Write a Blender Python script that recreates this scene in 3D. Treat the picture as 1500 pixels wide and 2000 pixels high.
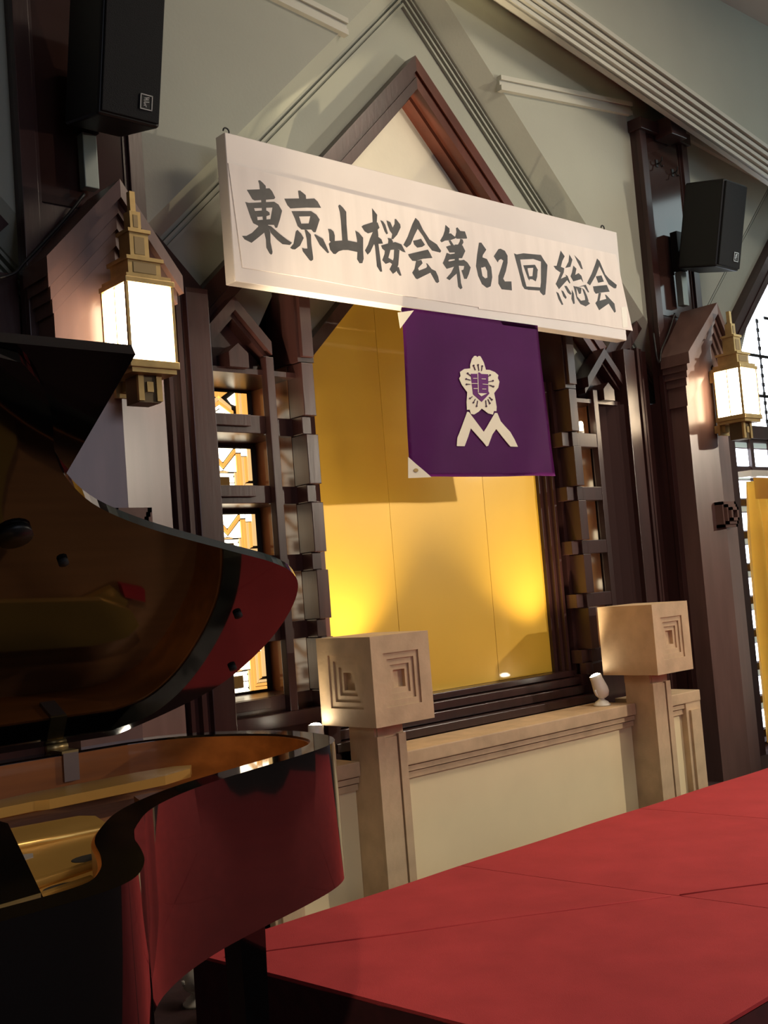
import bpy, bmesh, math, random
from mathutils import Vector, Matrix
from mathutils.geometry import tessellate_polygon
random.seed(7)
scn = bpy.context.scene
for o in list(bpy.data.objects): bpy.data.objects.remove(o)
COL = scn.collection

# ------------------------------------------------------------------ camera
HC, F = 1.40, 2200.0
def cam_axes(yaw, pitch, roll):
    cy, sy = math.cos(yaw), math.sin(yaw)
    fw = Vector((sy*math.cos(pitch), cy*math.cos(pitch), math.sin(pitch)))
    rt = Vector((cy, -sy, 0)); up = rt.cross(fw)
    cr, sr = math.cos(roll), math.sin(roll)
    return cr*rt + sr*up, -sr*rt + cr*up, fw
RT, UP, FW = cam_axes(math.radians(42.2), math.radians(3.95), math.radians(-4.49))
CAM = Vector((0, 0, HC))
cd = bpy.data.cameras.new('camera'); cam = bpy.data.objects.new('camera', cd); COL.objects.link(cam)
cd.sensor_fit = 'VERTICAL'; cd.sensor_height = 24; cd.lens = F/2000*24; cd.clip_start = .05
cam.matrix_world = Matrix(((RT.x, UP.x, -FW.x, CAM.x), (RT.y, UP.y, -FW.y, CAM.y), (RT.z, UP.z, -FW.z, CAM.z), (0, 0, 0, 1)))
scn.camera = cam
def ray(x, y): return ((x-750)*RT - (y-1000)*UP + F*FW)/F
def aty(x, y, Y): d = ray(x, y); return CAM + d*(Y/d.y)
def atz(x, y, z): d = ray(x, y); return CAM + d*((z-HC)/d.z)

# ------------------------------------------------------------------ world, lights, exposure
scn.view_settings.view_transform = 'Standard'; scn.view_settings.look = 'None'
scn.view_settings.exposure = 0.18; scn.view_settings.gamma = 1.0; scn.view_settings.use_curve_mapping = False
w = bpy.data.worlds.new('world'); scn.world = w; w.use_nodes = True
w.node_tree.nodes['Background'].inputs[0].default_value = (.75, .85, .9, 1)
w.node_tree.nodes['Background'].inputs[1].default_value = .25
def light(name, kind, loc, target, power, color, size=.1, size_y=None, spot=None, blend=.5):
    d = bpy.data.lights.new(name, kind); o = bpy.data.objects.new(name, d); COL.objects.link(o)
    o.location = loc; d.energy = power; d.color = color
    if kind == 'AREA':
        d.size = size
        if size_y: d.shape = 'RECTANGLE'; d.size_y = size_y
    else: d.shadow_soft_size = size
    if kind == 'SPOT': d.spot_size = math.radians(spot); d.spot_blend = blend
    if target is not None: o.rotation_euler = (Vector(target)-Vector(loc)).to_track_quat('-Z', 'Y').to_euler()
    return o
# daylight from the hall windows behind and beside the viewer, ceiling lamps, one stage spotlight, an added piano fill
light('rear_window_daylight', 'AREA', (2.6, -4.1, 3.0), (4.2, 4, 2.2), 92, (.79, .83, 1.0), 4.5, 2.6)
light('side_window_daylight', 'AREA', (10.1, 1.3, 3.9), (4.6, 2.6, 2.2), 66, (.76, .93, .95), 3.6, 2.6)
light('ceiling_lamp', 'AREA', (5.3, 1.5, 5.38), (4.6, 2.3, 0), 115, (1.0, .82, .62), 1.8, 1.0)
light('piano_fill_spot', 'SPOT', (-.5, -.4, 3.6), (1.15, 2.45, .95), 190, (1.0, .80, .55), .08, spot=34, blend=.7)  # added fill, brightens the piano interior; stands for no known fixture
light('stage_spotlight', 'SPOT', (8.6, -.65, 2.95), (3.7, 4.2, 1.75), 470, (1.0, .86, .68), .07, spot=66, blend=.4)
light('banner_spotlight', 'SPOT', (4.3, 2.3, 5.2), (4.4, 4.1, 2.2), 60, (1.0, .84, .66), .10, spot=70, blend=.6)

# ------------------------------------------------------------------ materials
MATS = {}
def mat(name, col, rough=.5, metal=0, spec=.5, var=0, scale=8, stretch=(1, 1, 1), bump=0, bscale=None, emis=None, estr=0, coat=0, col2=None, detail=4, sheen=0):
    if name in MATS: return MATS[name]
    m = bpy.data.materials.new(name); m.use_nodes = True; nt = m.node_tree; b = nt.nodes['Principled BSDF']
    b.inputs['Base Color'].default_value = (*col, 1); b.inputs['Roughness'].default_value = rough
    b.inputs['Metallic'].default_value = metal; b.inputs['Specular IOR Level'].default_value = spec
    b.inputs['Coat Weight'].default_value = coat; b.inputs['Coat Roughness'].default_value = .06
    b.inputs['Sheen Weight'].default_value = sheen
    if emis: b.inputs['Emission Color'].default_value = (*emis, 1); b.inputs['Emission Strength'].default_value = estr
    if var or col2 or bump:
        tc = nt.nodes.new('ShaderNodeTexCoord'); mp = nt.nodes.new('ShaderNodeMapping')
        nt.links.new(tc.outputs['Object'], mp.inputs[0]); mp.inputs['Scale'].default_value = stretch
        nz = nt.nodes.new('ShaderNodeTexNoise'); nz.inputs['Scale'].default_value = scale; nz.inputs['Detail'].default_value = detail
        nt.links.new(mp.outputs[0], nz.inputs['Vector'])
        if var or col2:
            rp = nt.nodes.new('ShaderNodeValToRGB'); nt.links.new(nz.outputs['Fac'], rp.inputs[0])
            rp.color_ramp.elements[0].position = .3; rp.color_ramp.elements[1].position = .7
            c2 = col2 or tuple(min(1, c*(1+var)) for c in col); c1 = col if col2 else tuple(c*(1-var) for c in col)
            rp.color_ramp.elements[0].color = (*c1, 1); rp.color_ramp.elements[1].color = (*c2, 1)
            nt.links.new(rp.outputs[0], b.inputs['Base Color'])
        if bump:
            bp = nt.nodes.new('ShaderNodeBump'); bp.inputs['Strength'].default_value = bump; bp.inputs['Distance'].default_value = .01
            if bscale:
                nz = nt.nodes.new('ShaderNodeTexNoise'); nz.inputs['Scale'].default_value = bscale; nz.inputs['Detail'].default_value = 3
                nt.links.new(mp.outputs[0], nz.inputs['Vector'])
            nt.links.new(nz.outputs['Fac'], bp.inputs['Height']); nt.links.new(bp.outputs[0], b.inputs['Normal'])
    MATS[name] = m; return m
PLASTER = mat('plaster', (.335, .35, .295), .75, var=.04, scale=2, bump=.08, bscale=60)
PLASTER_CORNICE = mat('cornice_plaster', (.46, .465, .405), .5)
CEIL = mat('ceiling_plaster', (.52, .50, .45), .8, var=.03, scale=3)
WALLROOM = mat('hall_wall', (.30, .28, .23), .7, var=.06, scale=2)
FLOORM = mat('hall_carpet', (.035, .012, .012), .95, var=.2, scale=40)
WOOD = mat('dark_wood', (.033, .0125, .0115), .32, spec=.5, var=.25, scale=5, stretch=(3, 3, .35), bump=.05, bscale=18)
HOUSE = mat('housing_wood', (.115, .066, .056), .30, var=.15, scale=5, stretch=(3, 3, .4))
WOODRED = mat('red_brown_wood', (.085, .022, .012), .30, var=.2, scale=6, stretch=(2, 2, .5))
LACQ = mat('pier_lacquer', (.030, .014, .012), .10, var=.15, scale=3)
GOLD = mat('gold_leaf_panel', (.68, .41, .042), .40, metal=.2, spec=.5, coat=.6, var=.08, scale=1.2)
STONE = mat('tan_stone', (.56, .405, .245), .72, var=.14, scale=9, bump=.15, bscale=35, detail=8)
CREAM = mat('cream_wall_panel', (.84, .70, .43), .8, var=.03, scale=4)
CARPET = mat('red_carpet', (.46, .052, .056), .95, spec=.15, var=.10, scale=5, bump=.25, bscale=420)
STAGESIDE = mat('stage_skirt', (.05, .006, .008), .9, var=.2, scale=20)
BRASS = mat('aged_brass', (.42, .30, .13), .38, metal=.75, var=.18, scale=14)
LANTERN = mat('lantern_glass', (.9, .85, .75), .4, emis=(1.0, .78, .52), estr=26)
BLACKP = mat('black_plastic', (.004, .0045, .005), .45, spec=.3)
GRILLE = mat('speaker_grille', (.003, .0035, .005), .7, spec=.2, bump=.3, bscale=300)
SILVER = mat('silver_trim', (.55, .55, .55), .3, metal=.8)
PIANO = mat('piano_lacquer', (.003, .003, .003), .035, spec=.5, coat=.5)
PWOOD = mat('piano_inner_wood', (.34, .105, .02), .32, var=.25, scale=4, stretch=(.6, 4, 6), coat=.3)
SOUND = mat('soundboard_wood', (.38, .17, .07), .4, var=.15, scale=5, stretch=(.4, 8, 1))
PLATE = mat('gold_iron_plate', (.58, .34, .09), .30, metal=.55, var=.05, scale=6)
STRING = mat('piano_string', (.35, .32, .30), .35, metal=.9)
FELT = mat('red_felt', (.5, .02, .03), .9)
DARK = mat('dark_void', (.006, .005, .005), .8)
PAPER = mat('banner_paper', (.74, .69, .66), .62, var=.05, scale=3, stretch=(5, 1, .6))
BOARD = mat('banner_board', (.66, .62, .60), .38, var=.04, scale=3)
INK = mat('brush_ink', (.020, .020, .021), .55, col2=(.06, .057, .057), scale=9)
FLAG = mat('purple_cloth', (.125, .012, .155), .6, spec=.2, var=.08, scale=4)
WHITEC = mat('white_cloth', (.80, .76, .62), .8)
STAMEN = mat('dark_cloth_print', (.05, .015, .05), .8)
WHITEP = mat('white_enamel', (.75, .72, .64), .3)
BULB = mat('spot_bulb', (1, 1, 1), .3, emis=(1, .90, .72), estr=40)
LAMPGLOW = mat('alcove_bulb', (1, 1, 1), .3, emis=(1, .80, .50), estr=14)
CURTAIN = mat('yellow_curtain', (.62, .38, .045), .7, var=.1, scale=5, sheen=.2)
_nt = CURTAIN.node_tree; _mx = _nt.nodes.new('ShaderNodeMixShader'); _tr = _nt.nodes.new('ShaderNodeBsdfTranslucent')
_tr.inputs[0].default_value = (.80, .50, .08, 1); _mx.inputs[0].default_value = .5
_nt.links.new(_nt.nodes['Principled BSDF'].outputs[0], _mx.inputs[1]); _nt.links.new(_tr.outputs[0], _mx.inputs[2]); _nt.links.new(_mx.outputs[0], _nt.nodes['Material Output'].inputs[0])
DAYPANE = mat('daylit_glass', (.9, .95, 1), .2, emis=(.80, .90, 1.0), estr=5.5)
GW = mat('white_art_glass', (.9, .85, .7), .3, emis=(1, .86, .62), estr=3.2)
GA = mat('amber_art_glass', (.7, .35, .08), .3, emis=(1, .46, .10), estr=.95)
GT = mat('tan_art_glass', (.7, .5, .25), .3, emis=(1, .62, .25), estr=.8)
GB = mat('brown_art_glass', (.2, .1, .04), .3, emis=(.5, .25, .06), estr=.12)
CABLE = mat('black_cable', (.008, .008, .008), .5)
HOOK = mat('iron_hook', (.03, .03, .03), .4, metal=.6)

# ------------------------------------------------------------------ mesh helpers
def tag(o, label=None, cat=None, group=None, kind=None):
    if label: o['label'] = label
    if cat: o['category'] = cat
    if group: o['group'] = group
    if kind: o['kind'] = kind
    return o
def empty(name, loc, label=None, cat=None, group=None, kind=None):
    o = bpy.data.objects.new(name, None); COL.objects.link(o); o.location = loc; o.empty_display_size = .1
    return tag(o, label, cat, group, kind)
def worldloc(o):
    v = Vector((0, 0, 0))
    while o: v += o.location; o = o.parent
    return v
def link_bm(name, bm, m, parent=None, smooth=False):
    bmesh.ops.recalc_face_normals(bm, faces=bm.faces[:])
    vs = [v.co for v in bm.verts]
    lo = Vector([min(v[i] for v in vs) for i in range(3)]); hi = Vector([max(v[i] for v in vs) for i in range(3)])
    org = Vector(((lo.x+hi.x)/2, (lo.y+hi.y)/2, lo.z))
    bmesh.ops.translate(bm, verts=bm.verts[:], vec=-org)
    me = bpy.data.meshes.new(name); bm.to_mesh(me); bm.free()
    if smooth:
        for p in me.polygons: p.use_smooth = True
    me.materials.append(m)
    o = bpy.data.objects.new(name, me); COL.objects.link(o)
    if parent is not None:
        o.parent = parent; o.location = org - worldloc(parent)
    else: o.location = org
    return o
def add_box(bm, x0, x1, y0, y1, z0, z1):
    x0, x1 = min(x0, x1), max(x0, x1)
    v = [bm.verts.new(p) for p in ((x0, y0, z0), (x1, y0, z0), (x1, y1, z0), (x0, y1, z0), (x0, y0, z1), (x1, y0, z1), (x1, y1, z1), (x0, y1, z1))]
    for f in ((0, 1, 2, 3), (4, 5, 6, 7), (0, 1, 5, 4), (1, 2, 6, 5), (2, 3, 7, 6), (3, 0, 4, 7)): bm.faces.new([v[i] for i in f])
def bevel(bm, r, seg=2):
    bmesh.ops.bevel(bm, geom=bm.edges[:], offset=r, segments=seg, affect='EDGES', profile=.6)
def box(name, x0, x1, y0, y1, z0, z1, m, parent=None, bev=0, kind=None):
    bm = bmesh.new(); add_box(bm, x0, x1, y0, y1, z0, z1)
    if bev: bevel(bm, bev)
    o = link_bm(name, bm, m, parent)
    if kind: o['kind'] = kind
    return o
def add_prism(bm, pts, a, b):
    """pts: list of 3D points of one outline; a,b offset vectors: solid between outline+a and outline+b"""
    a, b = Vector(a), Vector(b); pts = [Vector(p) for p in pts]
    v0 = [bm.verts.new(p+a) for p in pts]; v1 = [bm.verts.new(p+b) for p in pts]; n = len(pts)
    for t in tessellate_polygon([pts]):
        try: bm.faces.new([v0[i] for i in t]); bm.faces.new([v1[i] for i in t])
        except ValueError: pass
    for i in range(n):
        j = (i+1) % n
        try: bm.faces.new([v0[i], v0[j], v1[j], v1[i]])
        except ValueError: pass
def prism_xz(name, pts, y0, y1, m, parent=None):
    bm = bmesh.new(); add_prism(bm, [(x, 0, z) for x, z in pts], (0, y0, 0), (0, y1, 0)); return link_bm(name, bm, m, parent)
def prism_xy(name, pts, z0, z1, m, parent=None):
    bm = bmesh.new(); add_prism(bm, [(x, y, 0) for x, y in pts], (0, 0, z0), (0, 0, z1)); return link_bm(name, bm, m, parent)
def add_tube(bm, pts, r, n=8, cap=True):
    pts = [Vector(p) for p in pts]; rings = []; prev = None
    for i, p in enumerate(pts):
        t = (pts[min(i+1, len(pts)-1)]-pts[max(i-1, 0)]).normalized()
        if prev is None: prev = t.orthogonal().normalized()
        a = (prev - t*prev.dot(t)).normalized(); prev = a; b = t.cross(a)
        rr = r[i] if isinstance(r, (list, tuple)) else r
        rings.append([bm.verts.new(p + rr*(math.cos(2*math.pi*k/n)*a + math.sin(2*math.pi*k/n)*b)) for k in range(n)])
    for i in range(len(rings)-1):
        for k in range(n): bm.faces.new([rings[i][k], rings[i][(k+1) % n], rings[i+1][(k+1) % n], rings[i+1][k]])
    if cap: bm.faces.new(rings[0][::-1]); bm.faces.new(rings[-1])
def tube(name, pts, r, m, parent=None, n=8, smooth=True):
    bm = bmesh.new(); add_tube(bm, pts, r, n); return link_bm(name, bm, m, parent, smooth)
def catmull(P, seg=6, closed=False):
    out = []; n = len(P)
    for i in range(n if closed else n-1):
        g = (lambda k: P[k % n]) if closed else (lambda k: P[max(0, min(n-1, k))])
        p0, p1, p2, p3 = [Vector((*g(i+d), 0)) if len(g(i+d)) == 2 else Vector(g(i+d)) for d in (-1, 0, 1, 2)]
        for s in range(seg):
            t = s/seg
            out.append(.5*((2*p1)+(-p0+p2)*t+(2*p0-5*p1+4*p2-p3)*t*t+(-p0+3*p1-3*p2+p3)*t*t*t))
    if not closed: out.append(Vector((*P[-1], 0)) if len(P[-1]) == 2 else Vector(P[-1]))
    return out

# ------------------------------------------------------------------ room shell
X0 = 4.48
def struct(o): o['kind'] = 'structure'; return o
struct(box('floor', -3, 10.2, -4.2, 5.0, -.1, 0, FLOORM))
struct(box('ceiling', -3, 10.2, -4.2, 5.0, 5.42, 5.55, CEIL))
struct(box('wall_left', -3.1, -3, -4.2, 5.0, 0, 5.42, WALLROOM))
struct(box('wall_right', 10.2, 10.3, -4.2, 5.0, 0, 5.42, WALLROOM))
struct(box('wall_rear', -3, 10.2, -4.3, -4.2, 0, 5.42, WALLROOM))

# ---- back wall: plaster field with 45 degree gable recesses over every bay
wall = empty('wall_back', (X0, 4.29, 0), kind='structure')
YP, YR, YB = 4.29, 4.455, 4.53
BAY = 4.424
APEX = 4.985
def bayz(x):                       # height of the big recess edge above bay centres
    h = min(abs(x-(X0+k*BAY)) for k in (-1, 0, 1)); return APEX-h
# outer plaster field = between the gables (above the recess edge)
for k in (-1, 0, 1):
    c = X0+k*BAY; H = BAY/2
    prism_xz('plaster_field', [(c-H, APEX-H), (c, APEX), (c, 5.42), (c-H, 5.42)], YP, YP+.12, PLASTER, wall)
    prism_xz('plaster_field', [(c+H, APEX-H), (c+H, 5.42), (c, 5.42), (c, APEX)], YP, YP+.12, PLASTER, wall)
    # stepped mouldings inside the recess edge
    for s in (-1, 1):
        bm = bmesh.new()
        pr_ = [(APEX, YP), (APEX-.135, 4.40), (APEX-.135, YR+.02), (APEX, YR+.02)]
        va = [bm.verts.new((c, y, z)) for z, y in pr_]; vb = [bm.verts.new((c+s*H, y, z-H)) for z, y in pr_]
        for q in range(4): bm.faces.new([va[q], va[(q+1) % 4], vb[(q+1) % 4], vb[q]])
        bm.faces.new(va); bm.faces.new(vb)
        link_bm('gable_reveal', bm, PLASTER, wall)
        for d0, d1, y in ((.135, .155, 4.415), (.175, .195, 4.425), (.215, .235, 4.435)):
            prism_xz('gable_bead', [(c, APEX-d0), (c+s*H, APEX-H-d0), (c+s*H, APEX-H-d1), (c, APEX-d1)], y, YR+.02, PLASTER, wall)
    # recessed plaster triangle
    top = APEX-.12
    HS = BAY/2
    outer = [(c-HS, top-HS), (c, top), (c+HS, top-HS), (c+HS, 2.55), (c+1.30, 2.55), (c+.80, 3.4), (c, 4.25), (c-.80, 3.4), (c-1.30, 2.55), (c-HS, 2.55)]
    prism_xz('plaster_gable', outer, YR, YR+.05, PLASTER, wall)
# plaster strip behind lattice columns and bottom
prism_xz('plaster_niche', [(X0-1.02, 2.45), (X0+1.02, 2.45), (X0+1.02, 3.3), (X0, 4.33), (X0-1.02, 3.3)], YB, YB+.05, mat('niche_plaster', (.62, .58, .48), .7, var=.04, scale=3, bump=.15, bscale=25), wall)
struct(box('wall_core', -3, 10.2, 4.80, 4.95, 0, 5.42, WOOD))
# horizontal picture moulding between gable edge and pier (both sides of every pier)
for k in (-1, 0, 1):
    for s in (-1, 1):
        c = X0+k*BAY
        def P(h, z): return (c+s*h, z)
        for (dz0, dz1, yy) in ((0, .028, YP-.035), (-.03, 0, YP-.018), (-.062, -.03, YP-.03)):
            prism_xz('picture_moulding', [P(.60, 4.392+dz0), P(1.95, 4.545+dz0), P(1.95, 4.545+dz1), P(.60, 4.392+dz1)], yy, YP+.01, PLASTER_CORNICE, wall)

# ---- raking cornice beam along the ceiling
beam = empty('trim_1', (X0, 4.1, 4.5), kind='structure')
def rake(h, z): return z-.186*h
for s in (-1, 1):
    def quad(hA, hB, y0, y1, zl, zh, name='beam_course'):
        prism_xz(name, [(X0+s*hA, rake(hA, zl)), (X0+s*hB, rake(hB, zl)), (X0+s*hB, rake(hB, zh)), (X0+s*hA, rake(hA, zh))], y0, y1, PLASTER_CORNICE, beam)
    bm = bmesh.new()                                   # soffit wedge
    sec = [(4.30, 5.03), (4.00, 4.785), (4.00, 5.42), (4.30, 5.42)]
    va = [bm.verts.new((X0, y, z)) for y, z in sec]; vb = [bm.verts.new((X0+s*5.7, y, rake(5.7, z if z < 5.4 else z))) for y, z in sec]
    vb[0].co.z = 4.0
    for i in range(4): bm.faces.new([va[i], va[(i+1) % 4], vb[(i+1) % 4], vb[i]])
    bm.faces.new(va); bm.faces.new(vb)
    link_bm('beam_soffit', bm, mat('soffit_bounce_plaster', (.62, .62, .55), .7), beam)  # paler than the courses: bounce light on the underside painted into the colour
    for (y0, zl, zh) in ((3.985, 4.785, 4.81), (3.965, 4.822, 4.847), (3.95, 4.858, 4.885), (3.93, 4.90, 4.93), (3.915, 4.945, 4.975), (3.94, 4.985, 5.0)):
        quad(0, 5.7, y0, 4.01, zl, zh)
    quad(0, 5.7, 3.995, 4.05, 4.785, 5.9 if 0 else 5.0)
    prism_xz('upper_wall', [(X0, 5.0), (X0+s*5.7, rake(5.7, 5.0)), (X0+s*5.7, 5.42), (X0, 5.42)], 3.99, 4.05, PLASTER, beam)

# ------------------------------------------------------------------ dark wood gable frames (one per bay)
def gable_frame(c, n, wood_r):
    fr = empty('trim_%d' % n, (c, 4.37, 2.85), kind='structure')
    A = 4.427
    for s in (-1, 1):
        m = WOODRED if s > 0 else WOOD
        prism_xz('gable_rafter', [(c, A), (c+s*1.60, A-1.60), (c+s*1.60, A-1.60-.09), (c, A-.09)], 4.37, 4.46, m, fr)
        prism_xz('gable_rafter', [(c, A-.09), (c+s*1.60, A-1.69), (c+s*1.60, A-1.69-.035), (c, A-.125)], 4.385, 4.46, m, fr)
        prism_xz('gable_rafter', [(c, A-.125), (c+s*1.60, A-1.725), (c+s*1.60, A-1.725-.07), (c, A-.195)], 4.375, 4.535, m, fr)
        prism_xz('gable_rafter', [(c, A-.195), (c+s*1.0, A-1.195), (c+s*1.0, A-1.195-.035), (c, A-.23)], 4.45, 4.535, m, fr)
        # outer leg climbing away from the junction to the pier
        prism_xz('valley_rafter', [(c+s*1.53, 2.84), (c+s*1.94, 3.25), (c+s*1.94, 3.12), (c+s*1.60, 2.78), (c+s*1.53, 2.78)], 4.36, 4.46, WOOD, fr)
        prism_xz('valley_rafter', [(c+s*1.60, 2.80), (c+s*1.94, 3.14), (c+s*1.94, 3.04), (c+s*1.62, 2.72)], 4.33, 4.46, WOOD, fr)
    return fr
gable_frame(X0, 2, 1); gable_frame(X0+BAY, 3, 0); gable_frame(X0-BAY, 4, 0)
struct(box('wall_panelling', -3, 1.985, 4.30, 4.42, 0, 2.80, WOOD))

# ------------------------------------------------------------------ gold panel in the niche
gp = empty('gold_panel', (X0, 4.485, .826), 'large gold-leaf panel with pointed top set in the dark wooden niche', 'panel')
def gold_strip(h0, h1):
    def t(h): return 3.49-abs(h)
    pts = [(X0+h0, .826), (X0+h1, .826), (X0+h1, t(h1))]
    if h0 < 0 < h1: pts.append((X0, t(0)))
    pts.append((X0+h0, t(h0))); return prism_xz('gold_sheet', pts, 4.485, 4.52, GOLD, gp)
for h0, h1 in ((-.90, -.372), (-.369, .383), (.386, .90)): gold_strip(h0, h1)
for s in (-1, 1):
    prism_xz('top_rail', [(X0, 3.49), (X0+s*.93, 2.56), (X0+s*.93, 2.65), (X0, 3.58)], 4.43, 4.50, WOOD, gp)
# moulded plinth under it
pl = empty('panel_plinth', (X0, 4.36, .62), 'dark moulded wooden plinth below the gold panel', 'plinth')
for z0, z1, y in ((.634, .68, 4.270), (.686, .735, 4.325), (.741, .785, 4.35), (.79, .825, 4.39)):
    box('plinth_course', X0-1.03, X0+1.03, y, 4.483 if z1 < .8 else 4.483, z0, z1, WOOD, pl, bev=.004)

# ------------------------------------------------------------------ lattice columns with lit art glass
BARS = [(.865, .945), (1.20, 1.283), (1.525, 1.607), (1.855, 1.94), (2.19, 2.277)]
TALL = [(.60, .862), (.948, 1.197), (1.286, 1.522), (1.61, 1.852), (1.943, 2.187), (2.28, 2.542)]
PAT = [  # u from the pane's axis, v up; colour
 ('w', [(0, .97), (.36, .97), (0, .68)]), ('a', [(0, .64), (.40, .96), (.44, .96), (.44, .88), (0, .54)]),
 ('w', [(0, .50), (.42, .82), (.42, .47), (.2, .47)]), ('t', [(0, .48), (.19, .47), (.12, .45), (0, .45)]),
 ('w', [(0, .43), (.34, .43), (.30, .36), (0, .36)]), ('w', [(.19, .35), (.33, .35), (.33, .24), (.19, .24)]),
 ('w', [(.19, .22), (.33, .22), (.33, .11), (.19, .11)]), ('b', [(0, .345), (.17, .345), (.17, .12), (0, .12)]),
 ('w', [(0, .10), (.30, .10), (.36, .02), (0, .02)]), ('t', [(.36, .45), (.42, .45), (.42, .02), (.38, .02)]),
 ('w', [(.46, .97), (.60, .97), (.60, .89), (.46, .89)]), ('w', [(.64, .97), (.82, .97), (.82, .82), (.64, .82)]),
 ('a', [(.45, .86), (.52, .86), (.52, .05), (.45, .02)]), ('a', [(.54, .86), (.61, .86), (.61, .14), (.54, .07)]),
 ('t', [(.64, .80), (.70, .80), (.70, .22), (.64, .16)]), ('a', [(.72, .80), (.80, .80), (.80, .26), (.72, .24)]),
 ('t', [(.83, .97), (.95, .97), (.95, .28), (.83, .28)]),
 ('t', [(.74, .22), (.95, .22), (.95, .165), (.68, .165)]), ('a', [(.66, .15), (.95, .15), (.95, .095), (.59, .095)]),
 ('a', [(.57, .08), (.95, .08), (.95, .02), (.50, .02)])]
PATTOP = [
 ('a', [(0, .97), (.30, .97), (0, .78)]), ('t', [(0, .74), (.40, .48), (.40, .58), (0, .86)][::-1]), ('a', [(0, .62), (.46, .36), (.46, .46), (0, .72)]),
 ('w', [(0, .52), (.40, .28), (.40, .36), (0, .60)]), ('w', [(0, .38), (.36, .20), (.36, .27), (0, .48)]),
 ('b', [(0, .34), (.16, .24), (.16, .02), (0, .02)]), ('w', [(.19, .22), (.36, .18), (.36, .02), (.19, .02)]),
 ('w', [(.30, .80), (.55, .97), (.55, .62), (.42, .66)]), ('a', [(.58, .97), (.66, .97), (.66, .12), (.58, .06)]), ('t', [(.68, .97), (.76, .97), (.76, .36), (.68, .36)]),
 ('w', [(.68, .33), (.84, .33), (.84, .15), (.68, .15)]), ('a', [(.79, .97), (.95, .97), (.95, .36), (.79, .36)]),
 ('t', [(.44, .30), (.55, .30), (.55, .02), (.40, .02)]), ('a', [(.58, .04), (.95, .12), (.95, .02), (.50, .02)])]
GM = {'w': GW, 'a': GA, 't': GT, 'b': GB}
def lattice(s):
    lab = 'dark wood lattice column with glowing stained glass alcoves, behind the piano' if s < 0 else 'dark wood lattice column of stacked blocks behind the flag edge, by the small spotlight'
    col = empty('lattice_column', (X0+s*1.3, 4.3, .6), lab, 'lattice', 'lattice columns flanking the gold panel')
    def X(h): return X0+s*h
    def b(name, h0, h1, y0, y1, z0, z1, m=WOOD, bev=0, par=col): return box(name, X(h0), X(h1), y0, y1, z0, z1, m, par, bev)
    # stacked blocks next to the gold panel
    for z0, z1 in TALL: b('block', 1.000, 1.073, 4.275, 4.395, z0, z1, bev=.003)
    b('upper_post', .985, 1.085, 4.285, 4.52, 2.548, 3.30)
    b('upper_post_face', 1.0, 1.07, 4.262, 4.285, 2.57, 3.05, bev=.003)
    b('spine', 1.012, 1.06, 4.32, 4.40, .60, 2.6)
    # reveal strips towards the gold panel
    for h0, h1, y in ((.862, .892, 4.462), (.892, .918, 4.43), (.918, .94, 4.40), (.94, .968, 4.43), (.968, 1.01, 4.385)):
        b('reveal_strip', h0, h1, y, 4.60, .60, 2.60)
    # slim post, cross bars
    CHEEK = mat('polished_cheek', (.17, .07, .035), .16, var=.2, scale=5, stretch=(1, 3, 1))
    if s < 0: b('slim_post', 1.222, 1.268, 4.300, 4.345, .82, 2.56, bev=.003)
    else: b('slim_post', 1.295, 1.34, 4.315, 4.36, .82, 2.56, bev=.003)
    for z0, z1 in BARS:
        b('gap_block', 1.022, 1.078, 4.296, 4.40, z0, z1, bev=.003)
        if s < 0:
            b('cross_bar', 1.27, 1.60, 4.335, 4.40, z0, z1, bev=.003)
            b('cross_bar_step', 1.37, 1.60, 4.312, 4.336, z0+.03, z1-.002, bev=.002)
            b('cross_bar_tail', 1.07, 1.27, 4.375, 4.42, z0, z1)
        else:
            b('cross_bar', .950, 1.30, 4.318, 4.40, z0, z1, bev=.003)
            b('cross_bar_tail', 1.30, 1.37, 4.345, 4.41, z0+.006, z1-.006, bev=.002)
        b('shelf', 1.07, 1.60, 4.40, 4.72, z0+.012, z1-.008)
    # alcove shell: glossy cheeks
    b('alcove_cheek', 1.010, 1.075, 4.395, 4.72, .60, 2.62, CHEEK)
    if s < 0: b('alcove_cheek', 1.575, 1.60, 4.40, 4.72, .60, 2.62)
    else:
        b('alcove_cheek', 1.365, 1.60, 4.42, 4.72, .60, 2.62, CHEEK)
        prism_xy('jamb_splay', [(X(1.365), 4.43), (X(1.365), 4.405), (X(1.42), 4.385), (X(1.425), 4.395), (X(1.48), 4.365), (X(1.485), 4.375), (X(1.54), 4.335), (X(1.545), 4.345), (X(1.60), 4.30), (X(1.60), 4.43)], .60, 2.48, mat('matte_wood', (.032, .013, .012), .75, spec=.2), col)
    b('alcove_back', 1.0, 1.62, 4.705, 4.74, .60, 2.9)
    # outer post with fillets
    b('outer_post', 1.595, 1.715, 4.268, 4.45, 0, 2.84, bev=.004)
    for h0, h1, y in ((1.715, 1.745, 4.300), (1.745, 1.77, 4.27), (1.77, 1.80, 4.305), (1.80, 1.82, 4.285), (1.82, 1.93, 4.33)):
        b('fillet', h0, h1, y, 4.47, 0, 2.86)
    # base panel
    b('base_panel', .95, 1.60, 4.33, 4.72, .0, .80)
    b('base_rail', .95, 1.60, 4.29, 4.34, .80, .868, bev=.004)
    # gabled head of the alcove
    H = 1.43
    for t in (-1, 1):
        prism_xz('alcove_gable', [(X(H), 2.835), (X(H+t*.20), 2.635), (X(H+t*.20), 2.57), (X(H), 2.77)], 4.295, 4.40, WOOD, col)
        prism_xz('alcove_gable', [(X(H), 2.765), (X(H+t*.20), 2.565), (X(H+t*.20), 2.535), (X(H), 2.735)], 4.325, 4.40, WOOD, col)
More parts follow.
